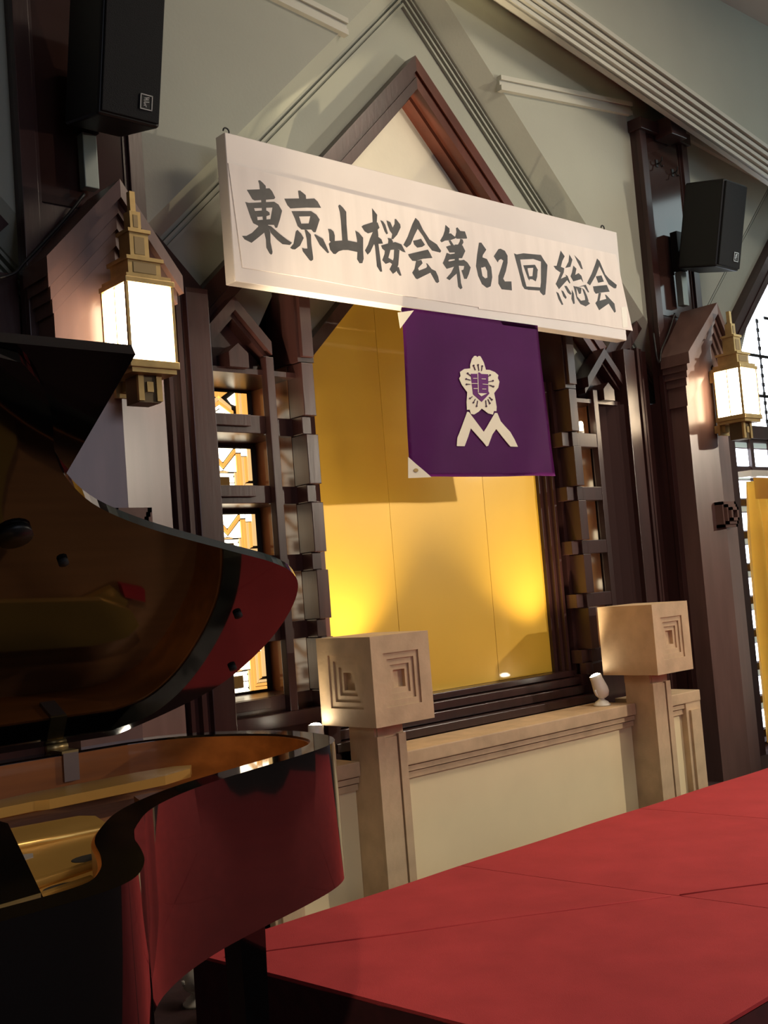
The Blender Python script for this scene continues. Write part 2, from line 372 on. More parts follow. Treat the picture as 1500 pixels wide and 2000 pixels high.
    prism_xz('gable_back', [(X(H), 2.80), (X(H+.2), 2.6), (X(H+.17), 2.50), (X(H-.17), 2.50), (X(H-.2), 2.6)], 4.395, 4.45, WOOD, col)
    prism_xz('house_block', [(X(H+.055), 2.495), (X(H-.055), 2.495), (X(H-.055), 2.565), (X(H), 2.61), (X(H+.055), 2.565)], 4.29, 4.40, WOOD, col)
    b('head_bar', 1.07, 1.60, 4.33, 4.72, 2.475, 2.50)
    # stained glass: one leaded panel per alcove
    HC_, HW = (1.292, .172) if s < 0 else (1.218, .125)
    cells = [(BARS[i][1], BARS[i+1][0]) for i in range(4)] + [(2.277, 2.475)]
    for i, (z0, z1) in enumerate(cells):
        z0 += .002; z1 -= .012
        g = box('leaded_panel', X(HC_-HW-.03), X(HC_+HW+.03), 4.69, 4.70, z0, z1, DARK, col)
        for c, poly in (PATTOP if i == 4 else PAT):
            for t in (-1, 1):
                pts = [(X(HC_+t*(u+(.006 if u == 0 else 0))*HW/.95), z0+v*(z1-z0)) for u, v in poly]
                prism_xz('glass_piece', pts, 4.683, 4.692, GM[c], g)
    return col
for s in (-1, 1): lattice(s)
def alcove_bulb(h, y, z, label, group=None):
    bl = empty('alcove_bulb', (X0+h, y, z), label, 'light bulb', group)
    tube('glass', [(X0+h, y, z+.022), (X0+h, y, z+.075), (X0+h, y, z+.083)], [.015, .015, .008], LAMPGLOW, bl)
    tube('socket', [(X0+h, y, z+.001), (X0+h, y, z+.022)], .018, WHITEP, bl)
alcove_bulb(1.205, 4.365, 2.277, 'small bare lit bulb on the top cross bar of the lattice column by the flag')
for (z0, z1), nth in zip(BARS[:4], ('lowest', 'second lowest', 'middle', 'second highest')): alcove_bulb(1.16, 4.60, z1-.008, 'small lit bulb on the %s alcove shelf of the lattice column by the flag' % nth, 'bulbs lighting the lattice alcoves')

# ------------------------------------------------------------------ main piers and lamp houses
PH = 2.212
def pier(s):
    c = X0+s*PH
    p = empty('lamp_pier', (c, 4.3, 0), 'tall dark wooden pier with gabled lamp housing, rising behind the piano lid' if s < 0 else 'tall dark wooden pier with gabled lamp housing, beside the window', 'pier', 'dark piers between the bays')
    box('shaft', c-.28, c+.28, 4.235, 4.70, 0, 2.50, WOOD, p)
    box('shaft', c-.28, c+.28, 4.235, 4.288, 2.50, 4.36, WOOD, p)
    for t in (-1, 1):
        box('edge_strip', c+t*.215, c+t*.285, 4.205, 4.24, 0, 4.36, WOOD, p, bev=.003)
        box('edge_bead', c+t*.195, c+t*.215, 4.222, 4.24, 0, 4.36, WOOD, p)
    box('front_panel', c-.195, c+.195, 4.228, 4.24, 3.1, 4.34, LACQ, p)
    box('cap', c-.30, c+.30, 4.18, 4.286, 4.36, 4.44, WOOD, p, bev=.004)
    box('cap_block', c-.09, c+.09, 4.08, 4.22, 4.33, 4.46, WOOD, p, bev=.004)
    for dx, dz in ((-.085, 4.165), (.10, 4.135)):
        bm = bmesh.new(); add_tube(bm, [(c+dx, 4.228, dz), (c+dx, 4.20, dz), (c+dx, 4.185, dz+.012), (c+dx, 4.18, dz+.035)], .006, 6)
        add_tube(bm, [(c+dx, 4.20, dz), (c+dx, 4.19, dz-.03), (c+dx, 4.175, dz-.028)], .006, 6)
        add_box(bm, c+dx-.012, c+dx+.012, 4.222, 4.23, dz-.02, dz+.03)
        link_bm('coat_hook', bm, HOOK, p)
    # prow-fronted lamp housing with stepped gable
    def prow(name, hw, yf, ys, z0, z1, m=HOUSE, yb=4.206):
        return prism_xy(name, [(c-hw, yb), (c-hw, ys), (c, yf), (c+hw, ys), (c+hw, yb)], z0, z1, m, p)
    prow('prow_body', .236, 4.02, 4.08, 0, 2.72)
    # stepped gable courses, each a chevron following the roof slope
    def chevron(name, hw, yf, ys, za, drop, m=HOUSE):
        # za apex height of the top line; slope 1.13; thickness drop
        k = 1.13; bm = bmesh.new()
        for t in (-1, 1):
            top = [(c, yf, za), (c+t*hw, ys, za-k*hw)]
            v = []
            for (x, y, z) in top: v += [bm.verts.new((x, y, z)), bm.verts.new((x, y, z-drop)), bm.verts.new((x, 4.204, z-drop)), bm.verts.new((x, 4.204, z))]
            for f in ((0, 1, 5, 4), (1, 2, 6, 5), (2, 3, 7, 6), (3, 0, 4, 7), (0, 1, 2, 3), (4, 5, 6, 7)): bm.faces.new([v[i] for i in f])
        return link_bm(name, bm, m, p)
    chevron('roof_course', .305, 3.925, 3.985, 3.132, .075)
    chevron('gable_course', .29, 3.955, 4.015, 3.055, .055)
    chevron('gable_course', .275, 3.972, 4.032, 2.995, .055)
    chevron('gable_course', .262, 3.988, 4.048, 2.935, .06)
    chevron('gable_course', .25, 4.004, 4.064, 2.87, .14)
    # solid infill under chevrons
    prism_xz('gable_infill', [(c, 3.05), (c+.24, 2.78), (c+.236, 2.60), (c-.236, 2.60), (c-.24, 2.78)], 4.085, 4.204, HOUSE, p)
    # square stepped ornament low on the prow
    for k, (hw, y) in enumerate(((.085, 3.985), (.065, 3.965), (.045, 3.945))):
        bm = bmesh.new()
        z0 = 1.72
        for (a0, a1, b0, b1) in ((-hw, hw, hw-.02, hw), (-hw, hw, -hw, -hw+.02), (-hw, -hw+.02, -hw, hw), (hw-.02, hw, -hw, hw)):
            add_box(bm, c+a0, c+a1, y, 4.06, z0+b0, z0+b1)
        link_bm('square_ornament', bm, HOUSE, p)
    return p
def lantern(s):
    c = X0+s*PH; y0, y1 = 3.75, 3.95; ym = 3.85
    L = empty('wall_lantern', (c, ym, 2.2), 'glowing square brass wall lantern with stepped finial, partly behind the piano lid' if s < 0 else 'glowing square brass wall lantern with stepped finial, beside the window', 'lantern', 'brass lanterns on the piers')
    zb, zt = 2.352, 2.652
    box('glass_box', c-.092, c+.092, y0+.008, y1-.008, zb, zt, LANTERN, L)
    for sx in (-1, 1):
        for yy in (y0, y1-.012): box('corner_bar', c+sx*.1-.006, c+sx*.1+.006, yy, yy+.012, zb, zt, BRASS, L)
    for sx in (-1, 1): box('mid_bar', c+sx*.097-.003, c+sx*.097+.003, ym-.003, ym+.003, zb, zt, BRASS, L)
    box('lower_tray', c-.108, c+.108, y0-.008, y1+.008, zb-.03, zb, BRASS, L, bev=.003)
    box('lower_tray', c-.098, c+.098, y0+.002, y1-.002, zb-.048, zb-.03, BRASS, L)
    box('roof_tray', c-.108, c+.108, y0-.008, y1+.008, zt, zt+.022, BRASS, L, bev=.003)
    box('roof_tray', c-.098, c+.098, y0+.002, y1-.002, zt+.022, zt+.038, BRASS, L)
    t1 = box('finial_tier', c-.072, c+.072, y0+.03, y1-.03, zt+.038, zt+.108, BRASS, L)
    box('finial_tier', c-.082, c+.082, y0+.02, y1-.02, zt+.10, zt+.115, BRASS, L)
    for yy in (y0+.028, y1-.03): box('tier_recess', c-.05, c+.05, yy-.001, yy+.003, zt+.052, zt+.092, mat('dull_brass', (.22, .16, .08), .5, metal=.6), t1)
    t2 = box('finial_tier', c-.042, c+.042, y0+.058, y1-.058, zt+.115, zt+.225, BRASS, L)
    box('finial_tier', c-.05, c+.05, y0+.05, y1-.05, zt+.222, zt+.236, BRASS, L)
    box('tier_recess', c-.022, c+.022, y0+.056, y0+.059, zt+.135, zt+.205, MATS['dull_brass'], t2)
    t3 = box('finial_tier', c-.024, c+.024, y0+.076, y1-.076, zt+.236, zt+.315, BRASS, L)
    box('tier_recess', c-.010, c+.010, y0+.074, y0+.077, zt+.25, zt+.30, MATS['dull_brass'], t3)
    box('finial_spire', c-.012, c+.012, ym-.012, ym+.012, zt+.315, zt+.40, BRASS, L)
    # hanging block below with prongs
    box('drop_block', c-.048, c+.048, ym-.048, ym+.048, zb-.155, zb-.048, mat('dark_brass', (.10, .075, .04), .45, metal=.6), L)
    for sx in (-1, 1): box('drop_prong', c+sx*.04-.012, c+sx*.04+.012, ym-.058, ym-.044, zb-.15, zb-.048, BRASS, L)
    box('drop_inset', c-.014, c+.014, ym-.058, ym-.044, zb-.115, zb-.075, BRASS, L)
    # back plate and arm to the prow
    box('back_plate', c-.055, c+.055, y1+.012, y1+.03, zb-.11, zt+.02, BRASS, L)
    box('arm', c-.03, c+.03, y1-.01, 4.019, zt-.05, zt+.03, BRASS, L)
    box('arm', c-.03, c+.03, y1-.01, 4.019, zb-.09, zb-.04, BRASS, L)
    return L
for s in (-1, 1): pier(s); lantern(s)

# ------------------------------------------------------------------ loudspeakers
def speaker(s, label):
    c = X0+s*PH; t = math.radians(12.4); W, D, H = .28, .315, .565
    o0 = Vector((c, 3.69, 3.882)); bx = Vector((1, 0, 0)); bk = Vector((0, math.cos(t), math.sin(t))); dn = Vector((0, math.sin(t), -math.cos(t)))
    sp = empty('loudspeaker', (c, 3.85, 3.3), label, 'loudspeaker', 'loudspeakers on the piers')
    def bxl(name, x0, x1, d0, d1, h0, h1, m, par=sp, bev=0, taper=0):
        bm = bmesh.new(); add_box(bm, x0, x1, d0, d1, h0, h1)
        if taper:
            for v in bm.verts:
                if v.co.y > (d0+d1)/2: v.co.x *= taper
        if bev: bevel(bm, bev, 3)
        for v in bm.verts: v.co = o0 + bx*v.co.x + bk*v.co.y + dn*v.co.z
        return link_bm(name, bm, m, par)
    bxl('cabinet', -W/2, W/2, 0.012, D, 0, H, BLACKP, bev=.018, taper=.93)
    g = bxl('front_grille', -W/2+.012, W/2-.012, 0, .014, .014, H-.014, GRILLE, bev=.005)
    bx0, bz0 = .035, H-.115
    bd = bxl('badge', bx0, bx0+.055, -.003, .0, bz0, bz0+.06, BLACKP, g)
    rim = bmesh.new()
    for (a0, a1, c0, c1) in ((0, .055, 0, .004), (0, .055, .056, .06), (0, .004, 0, .06), (.051, .055, 0, .06)): add_box(rim, bx0+a0, bx0+a1, -.006, -.003, bz0+c0, bz0+c1)
    # script mark turned on its side
    for pts in ([(.040, .010), (.018, .016)], [(.038, .018), (.016, .024)], [(.030, .012), (.027, .021)], [(.040, .027), (.018, .031), (.018, .037), (.026, .037)], [(.026, .041), (.017, .044)], [(.026, .041), (.028, .049)]):
        for q in range(len(pts)-1):
            (a, bz), (a2, b2) = pts[q], pts[q+1]
            dx, dz = a2-a, b2-bz; L = math.hypot(dx, dz); nx, nz = -dz/L*.0018, dx/L*.0018
            add_prism(rim, [(bx0+a+nx, 0, bz0+bz+nz), (bx0+a2+nx, 0, bz0+b2+nz), (bx0+a2-nx, 0, bz0+b2-nz), (bx0+a-nx, 0, bz0+bz-nz)], (0, -.005, 0), (0, -.003, 0))
    for v in rim.verts: v.co = o0 + bx*v.co.x + bk*v.co.y + dn*v.co.z
    link_bm('badge_mark', rim, SILVER, g)
    # wall bracket
    br = empty('wall_bracket', (c, 4.2, 3.35)); br.parent = sp; br.location = Vector((c, 4.2, 3.35))-sp.location
    box('bracket_plate', c-.045, c+.045, 4.15, 4.204, 3.41, 3.68, BLACKP, sp)
    tube('bracket_arm', [(c, 4.19, 3.50), (c, 4.06, 3.56), (c, 3.97, 3.62)], .022, BLACKP, sp)
    tube('bracket_arm', [(c, 4.17, 3.45), (c, 4.08, 3.46), (c, 4.0, 3.47)], .016, BLACKP, sp)
    bpy.data.objects.remove(br)
    box('transformer_box', c-.03, c+.035, 4.155, 4.204, 3.17, 3.405, mat('grey_metal', (.16, .19, .18), .4, metal=.3), sp, bev=.004)
    return sp
speaker(-1, 'black loudspeaker tilted down on the pier above the piano'); speaker(1, 'black loudspeaker tilted down on the pier beside the window')

# ------------------------------------------------------------------ banner
YBN = 4.05
ban = empty('banner', tuple(aty(840, 600, YBN)), 'long white paper banner with black brush lettering hung before the gable', 'banner')
xl, xr = 2.887, 5.812; zb, zt = 2.822, 3.508
bm = bmesh.new(); add_box(bm, xl, xr, YBN, YBN+.075, zb, zt); bevel(bm, .003, 1); link_bm('board', bm, BOARD, ban)
paper = [(446, 318), (700, 382), (1000, 452), (1203, 497), (1218, 565), (1236, 646), (1150, 632), (935, 603), (935, 600), (780, 576), (620, 546), (474, 522)]
def flat(name, polys, Y, th, m, par, cropt=None, warp=None):
    bm = bmesh.new()
    for poly in polys:
        pts = []
        for x, y in poly:
            if cropt: x, y = cropt[0]+x/cropt[2], cropt[1]+y/cropt[2]
            pts.append(aty(x, y, Y))
        k_ = .00003*len(bm.verts)**.5 if name == 'brush_character' else 0
        add_prism(bm, pts, (0, -k_, 0), (0, th, 0))
    if warp:
        bmesh.ops.triangulate(bm, faces=bm.faces[:]); bmesh.ops.subdivide_edges(bm, edges=bm.edges[:], cuts=2, use_grid_fill=True)
        for v in bm.verts: v.co.y += warp(v.co.x, v.co.z)
    return link_bm(name, bm, m, par)
flat('paper_sheet', [paper], YBN-.0035, .0034, PAPER, ban)
for tp in ([(1213, 600), (1224, 600), (1226, 640), (1217, 640)], [(783, 602), (800, 604), (798, 622), (783, 622)]): flat('tape', [tp], YBN-.0045, .001, mat('shiny_tape', (.75, .70, .60), .15), ban)
G = {
 'e': ((465, 340, 11.767), [
  [(460,150),(500,140),(560,190),(635,270),(640,335),(500,358),(485,230)],
  [(200,360),(500,350),(640,330),(720,325),(780,390),(855,540),(830,575),(640,590),(380,608),(330,580)],
  [(530,590),(640,580),(655,1060),(570,1060),(545,800)],
  [(160,640),(250,660),(830,635),(930,700),(1012,845),(1000,862),(800,870),(790,770),(370,785),(250,800)],
  [(170,650),(365,780),(440,1000),(470,1190),(350,1130),(290,1000)],
  [(790,770),(1010,850),(960,1050),(900,1230),(860,1237),(820,1160),(740,1060)],
  [(390,850),(560,835),(660,840),(720,880),(730,940),(660,965),(440,985)],
  [(440,1060),(740,1035),(850,1060),(830,1168),(700,1165),(460,1200)],
  [(600,1040),(690,1080),(690,1200),(620,1330),(450,1470),(310,1580),(250,1550),(150,1500),(90,1420),(190,1420),(320,1350),(480,1190)],
  [(600,1330),(690,1180),(740,1340),(745,1560),(790,1780),(785,1830),(760,1855),(720,1820),(650,1690),(640,1500)],
  [(690,1180),(760,1200),(950,1370),(1130,1510),(1240,1580),(1190,1630),(1020,1610),(900,1510),(760,1360)]]),
 'k': ((550, 360, 12.5), [
  [(400,155),(450,150),(540,220),(590,265),(600,360),(430,370)],
  [(65,350),(430,345),(600,355),(800,345),(880,420),(965,575),(600,570),(215,590),(140,510)],
  [(240,655),(720,655),(850,740),(930,860),(760,900),(700,780),(425,785),(330,850)],
  [(240,655),(425,785),(480,960),(560,1105),(470,1095),(390,1020),(310,800)],
  [(700,780),(930,860),(880,1020),(830,1170),(780,1170),(720,1100),(660,960)],
  [(470,960),(660,955),(780,1000),(730,1105),(480,1105)],
  [(560,1105),(610,1110),(715,1230),(725,1450),(770,1780),(770,1840),(720,1875),(680,1850),(520,1640),(495,1550),(560,1570),(630,1570),(610,1330)],
  [(345,1150),(385,1110),(480,1210),(540,1310),(450,1500),(330,1590),(260,1585),(210,1550),(290,1450)],
  [(795,1230),(820,1220),(1010,1330),(1080,1480),(1160,1670),(1120,1680),(930,1480)]]),
 'y': ((635, 390, 14.286), [
  [(365,180),(385,145),(415,140),(500,220),(590,340),(600,700),(640,1200),(480,1200),(440,600),(410,350)],
  [(80,815),(160,825),(235,890),(270,1000),(270,1170),(180,1200),(120,1140),(110,950)],
  [(100,1230),(170,1160),(480,1140),(640,1140),(900,1190),(1060,1250),(1060,1450),(900,1460),(640,1405),(500,1405),(380,1440),(290,1520),(230,1510),(140,1400)],
  [(840,860),(940,920),(1060,1060),(1060,1400),(1075,1650),(1040,1770),(960,1775),(890,1660),(900,1460),(890,1130)]]),
 's': ((700, 400, 13.333), [
  [(355,85),(490,260),(480,450),(520,780),(520,1000),(580,1450),(620,1740),(570,1745),(480,1600),(470,1480),(430,1080),(370,900),(370,450)],
  [(80,565),(130,530),(380,450),(500,460),(550,600),(470,680),(340,720),(250,745),(160,690)],
  [(370,720),(480,700),(480,900),(390,1060),(310,1230),(240,1300),(170,1190),(250,1040),(300,880)],
  [(510,830),(600,900),(640,1010),(500,1020),(470,900)],
  [(570,400),(640,430),(700,520),(770,750),(730,770),(680,690),(630,550)],
  [(730,405),(830,450),(890,590),(880,760),(820,680),(760,530)],
  [(945,370),(980,370),(1090,510),(1100,590),(1010,780),(900,900),(860,880),(880,760),(890,600),(940,500)],
  [(760,865),(860,880),(900,960),(880,1060),(770,1020),(780,920)],
  [(590,1060),(760,1010),(960,970),(1120,1030),(1230,1240),(1150,1220),(1060,1160),(880,1170),(690,1200),(620,1140)],
  [(690,1170),(840,1160),(780,1380),(900,1450),(900,1560),(820,1500),(710,1540),(620,1440),(680,1280)],
  [(930,1150),(1070,1170),(1040,1560),(980,1740),(900,1800),(810,1680),(870,1560),(920,1380)],
  [(960,1640),(1050,1620),(1120,1840),(1080,1850),(1010,1760)]]),
 'a': ((775, 415, 12.5), [
  [(455,130),(510,200),(510,400),(430,560),(340,780),(240,860),(160,790),(260,600),(380,280)],
  [(455,130),(540,210),(640,420),(800,660),(980,780),(1085,940),(1060,980),(860,930),(760,800),(640,580),(510,400)],
  [(395,690),(500,670),(590,640),(690,790),(620,840),(500,860),(420,780)],
  [(275,1020),(520,960),(760,905),(810,990),(870,1110),(640,1130),(460,1185),(380,1180),(300,1080)],
  [(470,1180),(600,1160),(630,1240),(520,1360),(540,1420),(720,1350),(740,1310),(715,1235),(750,1250),(850,1380),(950,1430),(1010,1560),(1035,1690),(990,1725),(950,1700),(820,1470),(740,1510),(500,1630),(460,1610),(375,1470),(430,1380)]]),
 'd': ((850, 430, 14.286), [
  [(285,130),(400,230),(400,330),(300,560),(180,620),(135,575),(220,430),(265,290)],
  [(300,370),(440,370),(520,440),(590,480),(560,510),(420,560),(280,570)],
  [(580,220),(620,200),(700,300),(830,315),(890,490),(880,515),(720,520),(600,520),(555,470),(590,330)],
  [(370,570),(430,560),(520,700),(450,730)],
  [(700,520),(770,540),(790,620),(740,710),(620,710),(680,600)],
  [(300,740),(400,705),(620,690),(760,700),(840,860),(750,1060),(650,1060),(640,900),(400,905)],
  [(320,910),(420,950),(640,915),(650,1075),(400,1100),(360,1140),(400,1150),(560,1115),(720,1120),(800,1105),(900,1180),(990,1320),(940,1500),(880,1640),(810,1640),(730,1400),(790,1380),(810,1280),(660,1270),(520,1300),(320,1360),(210,1200),(270,1060)],
  [(545,680),(660,680),(660,1300),(700,1550),(720,1750),(760,1890),(710,1930),(640,1860),(600,1490),(545,1200)],
  [(530,1290),(620,1290),(610,1480),(520,1560),(400,1675),(310,1620),(440,1470)]]),
 '6': ((920, 460, 9.375), [
  [(145,130),(190,130),(280,260),(215,360),(210,405),(200,560),(185,600),(210,740),(260,785),(280,953),(200,890),(130,740),(90,560),(110,350)],
  [(210,400),(290,430),(370,580),(390,760),(360,930),(300,957),(270,950),(256,785),(300,770),(295,650),(260,570),(195,590)]]),
 '2': ((920, 460, 9.375), [
  [(415,380),(500,250),(540,240),(620,280),(670,370),(670,500),(640,650),(590,790),(620,840),(740,840),(750,1005),(560,985),(500,880),(500,740),(560,560),(590,460),(550,430),(510,450),(490,495)]]),
 'n': ((920, 460, 9.375), [
  [(785,325),(870,360),(900,430),(940,650),(1010,910),(1030,990),(980,980),(940,920),(870,640)],
  [(840,345),(960,325),(1280,355),(1330,440),(1290,480),(1140,430),(900,440)],
  [(1280,440),(1330,440),(1400,540),(1380,850),(1360,1080),(1320,1095),(1260,1030),(1280,850)],
  [(980,930),(1270,950),(1280,1010),(1040,995)],
  [(955,545),(1030,560),(1040,640),(1070,760),(1070,830),(1040,780)],
  [(955,545),(1170,535),(1230,640),(1140,590),(1010,600)],
  [(1140,585),(1220,630),(1210,760),(1185,840),(1120,800)],
  [(1040,750),(1180,740),(1190,800),(1060,800)]]),
 'so': ((1075, 480, 10.714), [
  [(215,100),(300,220),(250,320),(220,440),(290,470),(280,560),(220,690),(330,640),(310,600),(360,630),(420,780),(400,790),(350,720),(180,910),(110,800),(160,690),(210,560),(110,490),(65,420),(130,420),(170,270)],
  [(395,180),(460,290),(420,440),(310,465),(380,330)], [(500,195),(630,330),(680,490),(640,480),(560,330)],
  [(480,415),(545,480),(520,610),(590,570),(650,630),(690,770),(640,700),(480,745),(420,640),(450,560)],
  [(120,960),(170,990),(270,1230),(240,1240),(170,1120)], [(225,930),(270,950),(340,1080),(320,1115),(270,1060)],
  [(290,840),(340,840),(440,1000),(420,1030),(360,980)], [(450,920),(490,1000),(510,1210),(480,1220),(440,1110)],
  [(480,840),(540,860),(560,1060),(640,1150),(760,1130),(830,1210),(740,1270),(630,1220),(550,1100)],
  [(530,850),(650,880),(640,1000),(600,1010)], [(570,860),(740,815),(810,970),(790,980),(700,850)],
  [(660,880),(710,920),(770,1060),(800,1160),(730,1150),(720,1060)]]),
 'a2': ((1075, 480, 10.714), [
  [(975,265),(1020,330),(1020,440),(950,620),(830,830),(765,780),(860,590),(940,380)],
  [(975,265),(1030,320),(1150,600),(1230,690),(1390,820),(1375,890),(1330,890),(1220,810),(1120,620),(1030,440)],
  [(950,640),(1070,620),(1120,750),(1000,775)], [(890,850),(1180,820),(1240,960),(1060,980),(950,1005),(910,950)],
  [(1010,990),(1060,990),(1030,1150),(1170,1110),(1140,1020),(1170,1030),(1340,1210),(1370,1380),(1340,1400),(1220,1210),(1020,1350),(940,1200),(980,1150)]]),
}
for k, (ct, polys) in G.items(): flat('brush_character', polys, YBN-.0038, .0005, INK, ban, ct)
for x, z in ((xl+.03, zt), (xr-.10, zt)):
    tube('screw_eye', [Vector((x+.016*math.cos(a), YBN+.03, z+.02+.016*math.sin(a))) for a in [math.radians(d) for d in range(-90, 200, 30)]], .004, HOOK, ban, 6)
for x in (xl+.3, X0+.2, xr-.4):
    tube('hanger_rod', [(x, YBN+.07, 3.42), (x, 4.47, 3.42)], .006, HOOK, ban, 6)

# ------------------------------------------------------------------ flag
YF = 4.044
def wave(x, z):
    t = max(0, min(1, (2.80-z)/.85)); e = abs(x-4.44)/.55
    return -.004 - t*.03*max(0, x-4.60) + .010*t*math.sin(9*(x-3.9)+3.2*t) + .006*math.sin(17*(x-3.9)-5*z)*t*(.3+e)
flg = empty('flag', tuple(aty(930, 640, YF)), 'purple cloth flag with white blossom crest hanging below the banner', 'flag')
bm = bmesh.new(); NX, NZ = 40, 36; grid = []
cor = [aty(783, 600, YF), aty(1049, 636, YF), aty(1083, 930, YF), aty(803, 932, YF)]
for j in range(NZ+1):
    row = []
    for i in range(NX+1):
        u, v = i/NX, j/NZ; a = cor[0].lerp(cor[1], u); b_ = cor[3].lerp(cor[2], u)
        p = a.lerp(b_, v); bow = -.018*math.sin(math.pi*v)*u
        x = p.x+bow; row.append(bm.verts.new((x, p.y+wave(x, p.z), p.z)))
    grid.append(row)
for j in range(NZ):
    for i in range(NX): bm.faces.new([grid[j][i], grid[j][i+1], grid[j+1][i+1], grid[j+1][i]])
bmesh.ops.solidify(bm, geom=bm.faces[:], thickness=.0015)
link_bm('cloth', bm, FLAG, flg, True)
FC = (750, 580, 4.2857)
petal = [(715,600),(715,570),(730,520),(750,495),(765,495),(775,505),(790,495),(803,500),(830,550),(848,610),(880,612),(925,630),(955,655),(950,680),(965,710),(955,760),(920,805),(930,850),(943,920),(942,955),(920,955),(912,985),(870,975),(830,945),(815,935),(790,960),(750,985),(722,980),(712,945),(688,945),(684,880),(690,800),(645,740),(620,685),(633,665),(628,630),(665,605)]
flat('blossom_crest', [petal], YF-.006, .002, WHITEC, flg, FC, wave)
flat('crest_shield', [[(720,645),(775,645),(790,632),(810,645),(868,648),(870,790),(880,808),(860,830),(815,878),(740,815),(733,760),(725,690)]], YF-.008, .002, FLAG, flg, FC, wave)
def bar(x0, y0, x1, y1, w): 
    L = math.hypot(x1-x0, y1-y0); nx, ny = -(y1-y0)/L*w, (x1-x0)/L*w
    return [(x0+nx, y0+ny), (x1+nx, y1+ny), (x1-nx, y1-ny), (x0-nx, y0-ny)]
flat('crest_lines', [bar(*l, 2.4) for l in ((740,683,775,683),(812,687,848,688),(700,726,780,727),(822,730,900,735),(745,768,780,768),(818,771,852,772),(779,640,785,800))]+[[(780,806),(860,808),(810,833)]], YF-.0105, .002, WHITEC, flg, FC, wave)
st = []
for x0, y0, x1, y1 in ((760,615,745,575),(790,620,783,570),(812,620,818,580),(725,665,695,640),(718,698,682,688),(715,730,685,733),(866,668,885,655),(868,712,910,702),(875,735,915,750),(735,835,715,850),(760,855,745,885),(780,870,772,915),(850,865,855,915),(868,855,885,890),(880,838,903,860)):
    st.append(bar(x0, y0, x1, y1, 3)); st.append([(x1+8*math.cos(a), y1+8*math.sin(a)) for a in [k*math.pi/3 for k in range(6)]])
flat('crest_stamens', st, YF-.0095, .002, STAMEN, flg, FC, wave)
flat('letter_m', [[(600,1250),(605,1180),(625,1135),(650,1070),(690,963),(705,965),(720,985),(835,1130),(860,1090),(930,970),(950,972),(980,1040),(1060,1130),(1090,1190),(1115,1255),(1060,1252),(1020,1200),(942,1105),(910,1150),(875,1245),(860,1250),(830,1215),(722,1100),(700,1170),(670,1250)]], YF-.006, .002, WHITEC, flg, FC, wave)
flat('corner_patch', [[(118,130),(250,112),(138,262)]], YF-.012, .003, WHITEC, flg, FC)
flat('corner_patch', [[(212,1336),(378,1512),(212,1514)]], YF-.006, .002, WHITEC, flg, FC, wave)
flat('grommet', [[(270+16*math.cos(a), 1450+16*math.sin(a)) for a in [k*math.pi/5 for k in range(10)]]], YF-.010, .003, BRASS, flg, FC, wave)

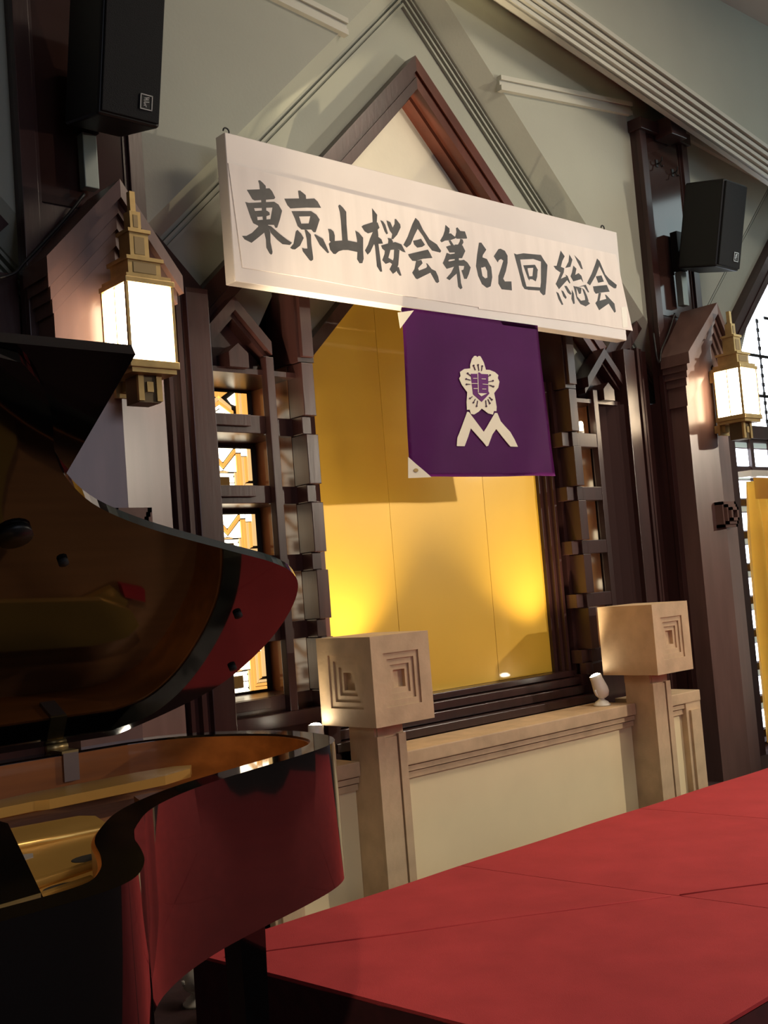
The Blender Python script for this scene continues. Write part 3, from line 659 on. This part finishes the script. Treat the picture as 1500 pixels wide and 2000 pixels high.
# ------------------------------------------------------------------ stone parapet
par = empty('stone_parapet', (X0, 4.1, 0), 'low parapet with tan stone cap and cream panels in front of the gold panel', 'parapet')
for a, b_ in ((-1.66, -1.134), (-.956, .986), (1.164, 1.66)):
    box('panel', X0+a, X0+b_, 4.03, 4.12, 0, .56, CREAM, par)
    box('cap', X0+a, X0+b_, 3.985, 4.266, .565, .632, STONE, par, bev=.006)
    box('cap_moulding', X0+a, X0+b_, 4.0, 4.12, .535, .560, STONE, par)
    box('cap_moulding', X0+a, X0+b_, 4.012, 4.12, .50, .529, STONE, par)
for s in (-1, 1):
    box('end_pilaster', X0+s*1.50, X0+s*1.66, 3.99, 4.12, 0, .60, STONE, par, bev=.004)
    box('end_pilaster_face', X0+s*1.53, X0+s*1.63, 3.975, 4.0, 0, .52, STONE, par)
def cube_post(s, label):
    c = 4.495+s*1.06
    p = empty('stone_post', (c, 3.95, 0), label, 'stone post', 'stone posts topped with carved cubes')
    box('shaft', c-.0875, c+.0875, 3.872, 4.05, 0, .80, STONE, p, bev=.004)
    for t in (-1, 1): box('shaft_rib', c+t*.0655-.022, c+t*.0655+.022, 3.855, 3.875, 0, .745, STONE, p)
    box('shaft_rib', c-.038, c+.038, 3.862, 3.875, 0, .735, STONE, p)
    box('neck', c-.075, c+.075, 3.865, 4.06, .745, .80, STONE, p)
    # cube with stepped square recess on the faces
    x0, x1, y0, y1, z0, z1 = c-.178, c+.178, 3.75, 4.13, .802, 1.20
    cb = empty('cube', (c, 3.94, .802)); 
    bm = bmesh.new()
    def face(o, u, v, n, su, sv, carved):
        steps = [(1.0, 0), (.60, 0), (.60, .008), (.46, .008), (.46, .016), (.32, .016), (.32, .024), (.20, .024), (.20, .045)] if carved else [(1.0, 0)]
        prev = None
        for k, d in steps:
            q = [bm.verts.new(o + u*(a*su*k*.5) + v*(b2*sv*k*.5) - n*d) for a, b2 in ((-1, -1), (1, -1), (1, 1), (-1, 1))]
            if prev:
                for i in range(4): bm.faces.new([prev[i], prev[(i+1) % 4], q[(i+1) % 4], q[i]])
            prev = q
        bm.faces.new(prev)
    cx, cy, cz = c, (y0+y1)/2, (z0+z1)/2; W, D, H = x1-x0, y1-y0, z1-z0
    X_, Y_, Z_ = Vector((1, 0, 0)), Vector((0, 1, 0)), Vector((0, 0, 1))
    face(Vector((cx, y0, cz)), X_, Z_, -Y_, W, H, True); face(Vector((cx, y1, cz)), X_, Z_, Y_, W, H, False)
    face(Vector((x0, cy, cz)), Y_, Z_, -X_, D, H, s < 0); face(Vector((x1, cy, cz)), Y_, Z_, X_, D, H, s > 0)
    face(Vector((cx, cy, z0)), X_, Y_, -Z_, W, D, False); face(Vector((cx, cy, z1)), X_, Y_, Z_, W, D, False)
    bmesh.ops.remove_doubles(bm, verts=bm.verts[:], dist=1e-5)
    es = [e for e in bm.edges if all(abs(abs(v.co.x-cx)-W/2) < 1e-4 or abs(abs(v.co.y-cy)-D/2) < 1e-4 or abs(abs(v.co.z-cz)-H/2) < 1e-4 for v in e.verts) and
          sum((abs(abs(e.verts[0].co.x-cx)-W/2) < 1e-4 and abs(abs(e.verts[1].co.x-cx)-W/2) < 1e-4, abs(abs(e.verts[0].co.y-cy)-D/2) < 1e-4 and abs(abs(e.verts[1].co.y-cy)-D/2) < 1e-4, abs(abs(e.verts[0].co.z-cz)-H/2) < 1e-4 and abs(abs(e.verts[1].co.z-cz)-H/2) < 1e-4)) == 2]
    bmesh.ops.bevel(bm, geom=es, offset=.008, segments=2, affect='EDGES')
    bpy.data.objects.remove(cb)
    link_bm('carved_cube', bm, STONE, p)
    return p
cube_post(-1, 'tan stone post topped by a stepped-square carved cube, beside the piano tail')
cube_post(1, 'tan stone post topped by a carved cube, beside the small white spotlight')

# ------------------------------------------------------------------ small white spotlights on the cap
def spotlamp(x, y, label, aim, power, z=.633, cone=78, blend=.9):
    L = empty('spotlight', (x, y, z), label, 'spotlight', 'white spotlights on the parapet')
    def lathe(prof, m, name, axis=None, org=None):
        bm = bmesh.new(); n = 20; rings = []
        A = Vector(axis).normalized() if axis is not None else Vector((0, 0, 1)); U = A.orthogonal().normalized(); V = A.cross(U); O = Vector(org or (x, y, z))
        for r, h in prof: rings.append([bm.verts.new(O+A*h+r*(math.cos(2*math.pi*k/n)*U+math.sin(2*math.pi*k/n)*V)) for k in range(n)])
        for i in range(len(rings)-1):
            for k in range(n): bm.faces.new([rings[i][k], rings[i][(k+1) % n], rings[i+1][(k+1) % n], rings[i+1][k]])
        bm.faces.new(rings[0]); bm.faces.new(rings[-1])
        return link_bm(name, bm, m, L, True)
    lathe([(.05, 0), (.05, .008), (.042, .012), (.038, .022), (.024, .03), (.016, .04), (.012, .055)], WHITEP, 'base')
    a = Vector(aim).normalized(); hc = Vector((x, y, z+.095))
    side = Vector((1, 0, 0)) if abs(a.x) < .5 else Vector((.7, -.7, 0)).normalized()
    bm = bmesh.new(); add_tube(bm, [hc+side*.052*math.cos(t)-Vector((0, 0, 1))*.045*math.sin(t) for t in [math.pi*k/10 for k in range(11)]], .006, 6)
    link_bm('yoke', bm, WHITEP, L, True)
    head = lathe([(.012, -.055), (.030, -.048), (.042, -.025), (.044, 0), (.040, .03), (.036, .06), (.036, .085), (.033, .085), (.030, .07)], WHITEP, 'head', a, hc)
    bb = lathe([(.008, .068), (.030, .070), (.031, .082), (.020, .092), (.004, .095)], BULB, 'bulb', a, hc)
    light('spotlight_beam', 'SPOT', tuple(hc+a*.11), tuple(hc+a*2), power, (1.0, .80, .52), .03, spot=cone, blend=blend)
    return L
spotlamp(5.32, 4.115, 'small white spotlight on the parapet cap, beside a cube-topped post near the curtained window', (-.22, .20, .95), 75)
spotlamp(3.19, 4.10, 'small white spotlight on the parapet cap, between the piano tail and a stone post', (.10, .03, 1), 4, cone=50)
spotlamp(3.66, 4.15, 'small white spotlight on the parapet cap, hidden behind a stone post', (.10, .22, .95), 85)
spotlamp(2.15, 3.55, 'white spotlight on the floor behind the piano tail, aimed up at the banner', (1.36, .47, 2.74), 1150, z=0, cone=21, blend=1.0)

# low red step in front of the platforms
sst = empty('stage_step', (4.6, 1.2, 0), 'low red carpeted step along the front of the stage platforms', 'step')
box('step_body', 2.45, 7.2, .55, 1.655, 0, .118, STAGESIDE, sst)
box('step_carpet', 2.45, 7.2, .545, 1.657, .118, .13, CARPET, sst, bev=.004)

# ------------------------------------------------------------------ stage platforms
far = [(2.018, 3.345), (3.316, 3.362), (4.571, 3.366), (5.83, 3.36), (7.10, 3.36)]
for i in range(4):
    (xa, ya), (xb, yb) = far[i], far[i+1]; yn = 1.662
    sk = .16
    q = [(xa+.002, ya), (xb-.002, yb), (xb+sk-.002, yn), (xa+sk+.002, yn)]
    lab = ['red carpeted stage platform beside the piano tail', 'red carpeted stage platform in front of the gold panel, next to the piano-side one', 'red carpeted stage platform in front of the cube post by the curtain', 'red carpeted stage platform nearest the curtained window'][i]
    st_ = empty('stage_platform', ((xa+xb)/2, 2.5, 0), lab, 'stage platform', 'red stage platforms')
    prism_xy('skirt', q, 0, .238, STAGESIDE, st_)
    bm = bmesh.new()
    N = 14; g = []
    for a in range(N+1):
        r_ = []
        for b_ in range(N+1):
            u, v = a/N, b_/N
            p0 = Vector((*q[0], 0)).lerp(Vector((*q[1], 0)), u); p1 = Vector((*q[3], 0)).lerp(Vector((*q[2], 0)), u); p = p0.lerp(p1, v)
            e = min(u, v, 1-u, 1-v)
            r_.append(bm.verts.new((p.x, p.y, .25 + .0015*math.sin(7*p.x)*math.sin(5*p.y) - (.0015 if e == 0 else 0))))
        g.append(r_)
    for a in range(N):
        for b_ in range(N): bm.faces.new([g[a][b_], g[a+1][b_], g[a+1][b_+1], g[a][b_+1]])
    ex = bmesh.ops.extrude_edge_only(bm, edges=[e for e in bm.edges if e.is_boundary])
    for v in [x for x in ex['geom'] if isinstance(x, bmesh.types.BMVert)]: v.co.z = .236
    link_bm('carpet_top', bm, CARPET, st_)
    if i < 2:
        cz = [[(2.06, 3.212, .2485), (2.6, 2.878, .2495), (3.0, 2.632, .2495), (3.385, 2.395, .2495)], [(3.415, 2.377, .2495), (3.8, 2.14, .2495), (4.3, 1.83, .2495)]][i]
        tube('carpet_crease', cz, .0042, CARPET, st_, 8)

# ------------------------------------------------------------------ grand piano
ZR, ZB = 1.03, .69
outl = catmull([(.60, 1.395), (.70, 1.402), (.775, 1.43), (.835, 1.50), (.882, 1.589), (.93, 1.70), (.99, 1.79), (1.07, 1.885), (1.175, 1.965), (1.30, 2.03), (1.45, 2.085), (1.60, 2.135), (1.72, 2.185), (1.80, 2.24), (1.86, 2.32), (1.895, 2.43), (1.905, 2.56), (1.87, 2.70), (1.80, 2.83), (1.70, 2.915), (1.58, 2.95)], 5)
outl = [(p.x, p.y) for p in outl]
XK = -.28
ring = [(XK, 1.395)] + outl + [(XK, 2.95)]
def inset(pts, d):
    out = []; n = len(pts)
    for i in range(n):
        a, b_, c = Vector(pts[i-1]), Vector(pts[i]), Vector(pts[(i+1) % n])
        t = ((b_-a).normalized()+(c-b_).normalized()).normalized(); nrm = Vector((-t.y, t.x))
        k = max(.5, nrm.dot(Vector((-(c-b_).normalized().y, (c-b_).normalized().x))))
        out.append(tuple(b_+nrm*d/k))
    return out
pn = empty('grand_piano', (1.0, 2.2, 0), 'black lacquered grand piano with its lid propped open, gold iron plate inside', 'piano')
def shell(name, po, pi, z0, z1, m, par=pn):
    bm = bmesh.new(); n = len(po)
    r = [[bm.verts.new((*p, z)) for p in L] for L, z in ((po, z0), (po, z1), (pi, z1), (pi, z0))]
    for k in range(4):
        A, B = r[k], r[(k+1) % 4]
        for i in range(n): bm.faces.new([A[i], A[(i+1) % n], B[(i+1) % n], B[i]])
    o = link_bm(name, bm, m, par)
    for p in o.data.polygons: p.use_smooth = True
    o.data.set_sharp_from_angle(angle=math.radians(35))
    return o
in1, in2 = inset(ring, .062), inset(ring, .068)
shell('outer_rim', ring, in1, ZB, ZR, PIANO)
shell('inner_rim', in1, in2, .80, ZR-.006, PWOOD)
prism_xy('bottom_board', in1, .70, .74, DARK, pn)
prism_xy('soundboard', in2, .875, .89, SOUND, pn)
# iron plate in the measured outline
pz = .945
plate = [(.30, 1.48), (.62, 1.475), (.74, 1.50), (.79, 1.555), (.835, 1.65), (.885, 1.76), (.945, 1.845), (1.03, 1.935), (1.12, 2.01), (1.18, 2.05), (1.20, 2.12), (1.185, 2.20), (1.185, 2.29), (1.21, 2.38), (1.19, 2.42), (1.03, 2.44), (.80, 2.46), (.30, 2.46)]
pl_ = prism_xy('iron_plate', plate, pz-.02, pz, PLATE, pn)
def strip(name, pts, z0, z1, m, par): return prism_xy(name, pts, z0, z1, m, par)
strut = [(.30, 2.60), (1.05, 2.66), (1.2, 2.69), (1.50, 2.70), (1.60, 2.685), (1.635, 2.65), (1.60, 2.60), (1.50, 2.56), (1.18, 2.545), (1.15, 2.56), (.30, 2.52)]
s1 = prism_xy('plate_strut', strut, pz+.005, pz+.028, PLATE, pn)
for (xa, ya, xb, yb) in ((.40, 1.72, .965, 1.905), (.40, 1.62, .90, 1.80)):
    tube('plate_rib', [(xa, ya, pz+.004), ((xa+xb)/2, (ya+yb)/2, pz+.008), (xb, yb, pz+.003)], .012, PLATE, pl_, 8)
tube('plate_rib', [(.45, 2.26, pz), (.85, 2.22, pz+.004), (1.15, 2.20, pz)], .010, PLATE, pl_, 8)
for hx, hy, rx in ((1.0, 1.985, .042), (.865, 1.82, .040), (.62, 1.66, .038)):
    prism_xy('plate_hole', [(hx+rx*math.cos(a), hy+rx*.72*math.sin(a)) for a in [k*math.pi/9 for k in range(18)]], pz, pz+.0012, DARK, pl_)
prism_xy('plate_slot', [(.45, 2.02), (.80, 2.06), (.935, 2.10), (.95, 2.135), (.90, 2.16), (.70, 2.17), (.45, 2.16)], pz, pz+.001, mat('string_bed', (.25, .23, .22), .5), pl_)
prism_xy('felt_strip', [(.45, 2.07), (.75, 2.09), (.88, 2.125), (.87, 2.14), (.72, 2.115), (.45, 2.10)], pz+.001, pz+.004, FELT, pl_)
for i in range(14):
    y = 2.03+.009*i
    tube('string', [(.42, y, pz+.006), (.80+.008*i, y+.012, pz+.006)], .0016, STRING, pn, 4)
prism_xy('felt_strip', [(1.58, 2.54), (1.66, 2.56), (1.67, 2.60), (1.60, 2.58)], .90, .925, FELT, pn)
prism_xy('plate_tail', [(1.45, 2.60), (1.56, 2.55), (1.62, 2.60), (1.60, 2.68), (1.48, 2.69)], pz-.05, pz-.03, PLATE, pn)
# arm / cheek block, key bed, fallboard and music desk towards the keyboard
box('key_bed', XK-.06, XK+.35, 1.40, 2.945, .66, .74, PIANO, pn)
box('fallboard', XK+.16, XK+.20, 1.47, 2.88, .74, .95, PIANO, pn)
md = prism_xy('music_desk', [(.60, 1.475), (.675, 1.49), (.885, 2.09), (.90, 2.55), (.60, 2.55)], 1.0, 1.02, PIANO, pn)
prism_xy('desk_edge', [(.585, 1.462), (.665, 1.478), (.672, 1.492), (.60, 1.482)], 1.005, 1.028, BRASS, md)
# legs
for (lx, ly) in ((1.70, 2.55), (.20, 1.55), (.20, 2.80)):
    bm = bmesh.new(); add_tube(bm, [(lx, ly, .70), (lx, ly, .62), (lx, ly, .60), (lx, ly, .12), (lx, ly, .09)], [.085, .085, .058, .046, .050], 4)
    link_bm('leg', bm, PIANO, pn)
    bm = bmesh.new(); add_tube(bm, [(lx-.02, ly, .045), (lx+.02, ly, .045)], .045, 14); add_box(bm, lx-.03, lx+.03, ly-.03, ly+.03, .06, .10)
    link_bm('caster', bm, BRASS, pn)
# lid, rotated about the spine
TH = math.radians(31); YS, ZS = 2.965, ZR+.012
def lidpt(x, y, n):
    d = YS-y; return Vector((x, YS-d*math.cos(TH)+n*math.sin(TH), ZS+d*math.sin(TH)+n*math.cos(TH)))
def lid_solid(name, pts, n0, n1, par):
    bm = bmesh.new(); lo = [bm.verts.new(lidpt(x, y, n0)) for x, y in pts]; hi = [bm.verts.new(lidpt(x, y, n1)) for x, y in pts]
    flatp = [Vector((x, y, 0)) for x, y in pts]
    for t in tessellate_polygon([flatp]): bm.faces.new([lo[i] for i in t]); bm.faces.new([hi[i] for i in t])
    m_ = len(pts)
    for i in range(m_): bm.faces.new([lo[i], lo[(i+1) % m_], hi[(i+1) % m_], hi[i]])
    bmesh.ops.dissolve_limit(bm, angle_limit=.01, verts=bm.verts[:], edges=bm.edges[:])
    return link_bm(name, bm, PIANO, par)
XF = .30
lidpoly = [(XF, 1.468), (.72, 1.468)] + [(p.x, p.y) for p in catmull([(.78, 1.48), (.84, 1.54), (.885, 1.62), (.925, 1.71), (.985, 1.79), (1.08, 1.87), (1.24, 1.95), (1.48, 2.04), (1.64, 2.10), (1.74, 2.16), (1.80, 2.24), (1.84, 2.36), (1.855, 2.50), (1.84, 2.64), (1.80, 2.75), (1.70, 2.86), (1.58, 2.955)], 5)] + [(XF, 2.955)]
lid = lid_solid('lid', lidpoly, 0, .022, pn)
lid_solid('folded_flap', [(XF, 1.462), (.985, 1.462), (.985, 2.945), (XF, 2.945)], .024, .046, lid)
for (px, py) in ((1.07, 2.05), (1.66, 2.33), (1.80, 2.62)):
    tube('lid_buffer', [lidpt(px, py, 0), lidpt(px, py, -.010)], .011, DARK, lid, 8)
pc = lidpt(.80, 2.02, -.003)
tube('prop_cup', [lidpt(.93, 1.95, 0), lidpt(.93, 1.95, -.012)], .035, BLACKP, lid, 16)
# hinge on the spine
hx = 1.40
box('hinge', hx-.022, hx+.022, 2.872, 2.8815, .955, 1.03, mat('hinge_metal', (.32, .25, .22), .35, metal=.7), pn)
box('hinge_leaf', hx-.024, hx+.024, 2.875, 2.95, 1.028, 1.036, BRASS, pn)
tube('hinge_knuckle', [(hx-.03, 2.955, 1.04), (hx+.03, 2.955, 1.04)], .010, BRASS, pn)
tube('lid_prop', [(.52, 1.52, 1.0), lidpt(.62, 1.80, -.005)], .010, PIANO, pn)

# ------------------------------------------------------------------ next bay: window with curtain
C1 = X0+BAY
win = empty('window_1', (C1, 4.5, 0), kind='structure')
box('sill_wall', C1-1.94, C1+1.3, 4.60, 4.72, 0, .02, WOOD, win)
box('jamb', C1-1.92, C1-1.65, 4.34, 4.42, 0, 2.86, WOOD, win)
box('jamb', C1-1.567, C1-1.40, 4.37, 4.42, 0, 2.86, WOOD, win)
box('jamb_strip', C1-1.65, C1-1.567, 4.33, 4.42, 0, 2.84, mat('olive_strip', (.26, .21, .07), .5), win)
ZP = [.07+.252*i for i in range(0, 9)]
for i, z in enumerate(ZP):
    for j in range(9):
        x = C1-1.40+.30*j
        box('pane', x+.03, x+.27, 4.60, 4.605, z+.06, z+.195, DAYPANE, win)
        box('pane', x+.03, x+.27, 4.60, 4.605, z+.205, z+.245, mat('grey_glass', (.3, .33, .30), .2, emis=(.6, .75, .7), estr=.35), win)
for i in range(10): box('glazing_bar', C1-1.42, C1+1.3, 4.585, 4.60, .07+.252*i-.004, .07+.252*i+.050, WOOD, win)
for j in range(10): box('mullion', C1-1.40+.30*j-.025, C1-1.40+.30*j+.025, 4.575, 4.61, 0, 2.40, WOOD, win)
# pointed upper light with leading
prism_xz('upper_pane', [(C1-1.36, 2.46), (C1+1.25, 2.46), (C1+1.25, 2.62), (C1, 3.90), (C1-1.36, 2.58)], 4.60, 4.605, DAYPANE, win)
box('transom', C1-1.45, C1+1.3, 4.55, 4.62, 2.36, 2.46, WOOD, win)
for j in range(1, 9):
    x = C1-1.36+.29*j; zt_ = 3.85-abs(x-C1)
    box('leading', x-.007, x+.007, 4.592, 4.601, 2.46, max(2.5, zt_), DARK, win)
    for k in range(int((zt_-2.46)/.075)): box('lead_bead', x-.016, x+.016, 4.590, 4.60, 2.50+.075*k, 2.53+.075*k, DARK, win)
for z in (2.72, 3.05, 3.38): box('leading', C1-(3.75-z), C1+1.2, 4.592, 4.601, z-.012, z+.012, DARK, win)
# curtain and its rail
cu = empty('curtain', (C1-.9, 4.40, 0), 'yellow pleated curtain hanging from a white rail at the window', 'curtain')
bm = bmesh.new(); rows = []
for k in range(2):
    pass
NZc, NXc = 24, 120
for j in range(NZc+1):
    z = 2.00-1.95*j/NZc; r_ = []
    for i in range(NXc+1):
        u = i/NXc; x = C1-1.20+u*1.1 - .02*(j/NZc)*(1-u) ; amp = .022+.03*min(1, j/5)
        r_.append(bm.verts.new((x, 4.42+amp*math.sin(u*2*math.pi*9+.5*math.sin(3*u+.1*j)), z)))
    rows.append(r_)
for j in range(NZc):
    for i in range(NXc): bm.faces.new([rows[j][i], rows[j][i+1], rows[j+1][i+1], rows[j+1][i]])
bmesh.ops.solidify(bm, geom=bm.faces[:], thickness=.003)
link_bm('drape', bm, CURTAIN, cu, True)
box('valance_tape', C1-1.21, C1-.1, 4.355, 4.36, 1.86, 2.02, CURTAIN, cu)
rl = tag(box('curtain_rail', C1-1.26, C1+1.2, 4.34, 4.46, 2.03, 2.075, WHITEP), 'white curtain rail box above the yellow curtain', 'curtain rail')

# ------------------------------------------------------------------ cables on the piers
def cable(name, pts, label): return tag(tube(name, [p for p in catmull(pts, 6)], .007, CABLE, None, 6), label, 'cable')
cL, cR = X0-PH, X0+PH
cable('speaker_cable', [(cL-.02, 4.19, 3.15), (cL-.10, 4.19, 3.045), (cL-.20, 4.19, 2.93), (cL-.30, 4.19, 2.82), (cL-.36, 4.19, 2.76), (cL-.50, 4.22, 2.72)], 'black speaker cable running down the lamp housing roof above the piano')
cable('speaker_cable', [(cR-.10, 4.19, 3.11), (cR-.20, 4.19, 2.96), (cR-.30, 4.19, 2.84), (cR-.33, 4.19, 2.76), (cR-.36, 4.19, 2.78), (cR-.36, 4.2, 2.95)], 'black speaker cable looped under the loudspeaker by the window')
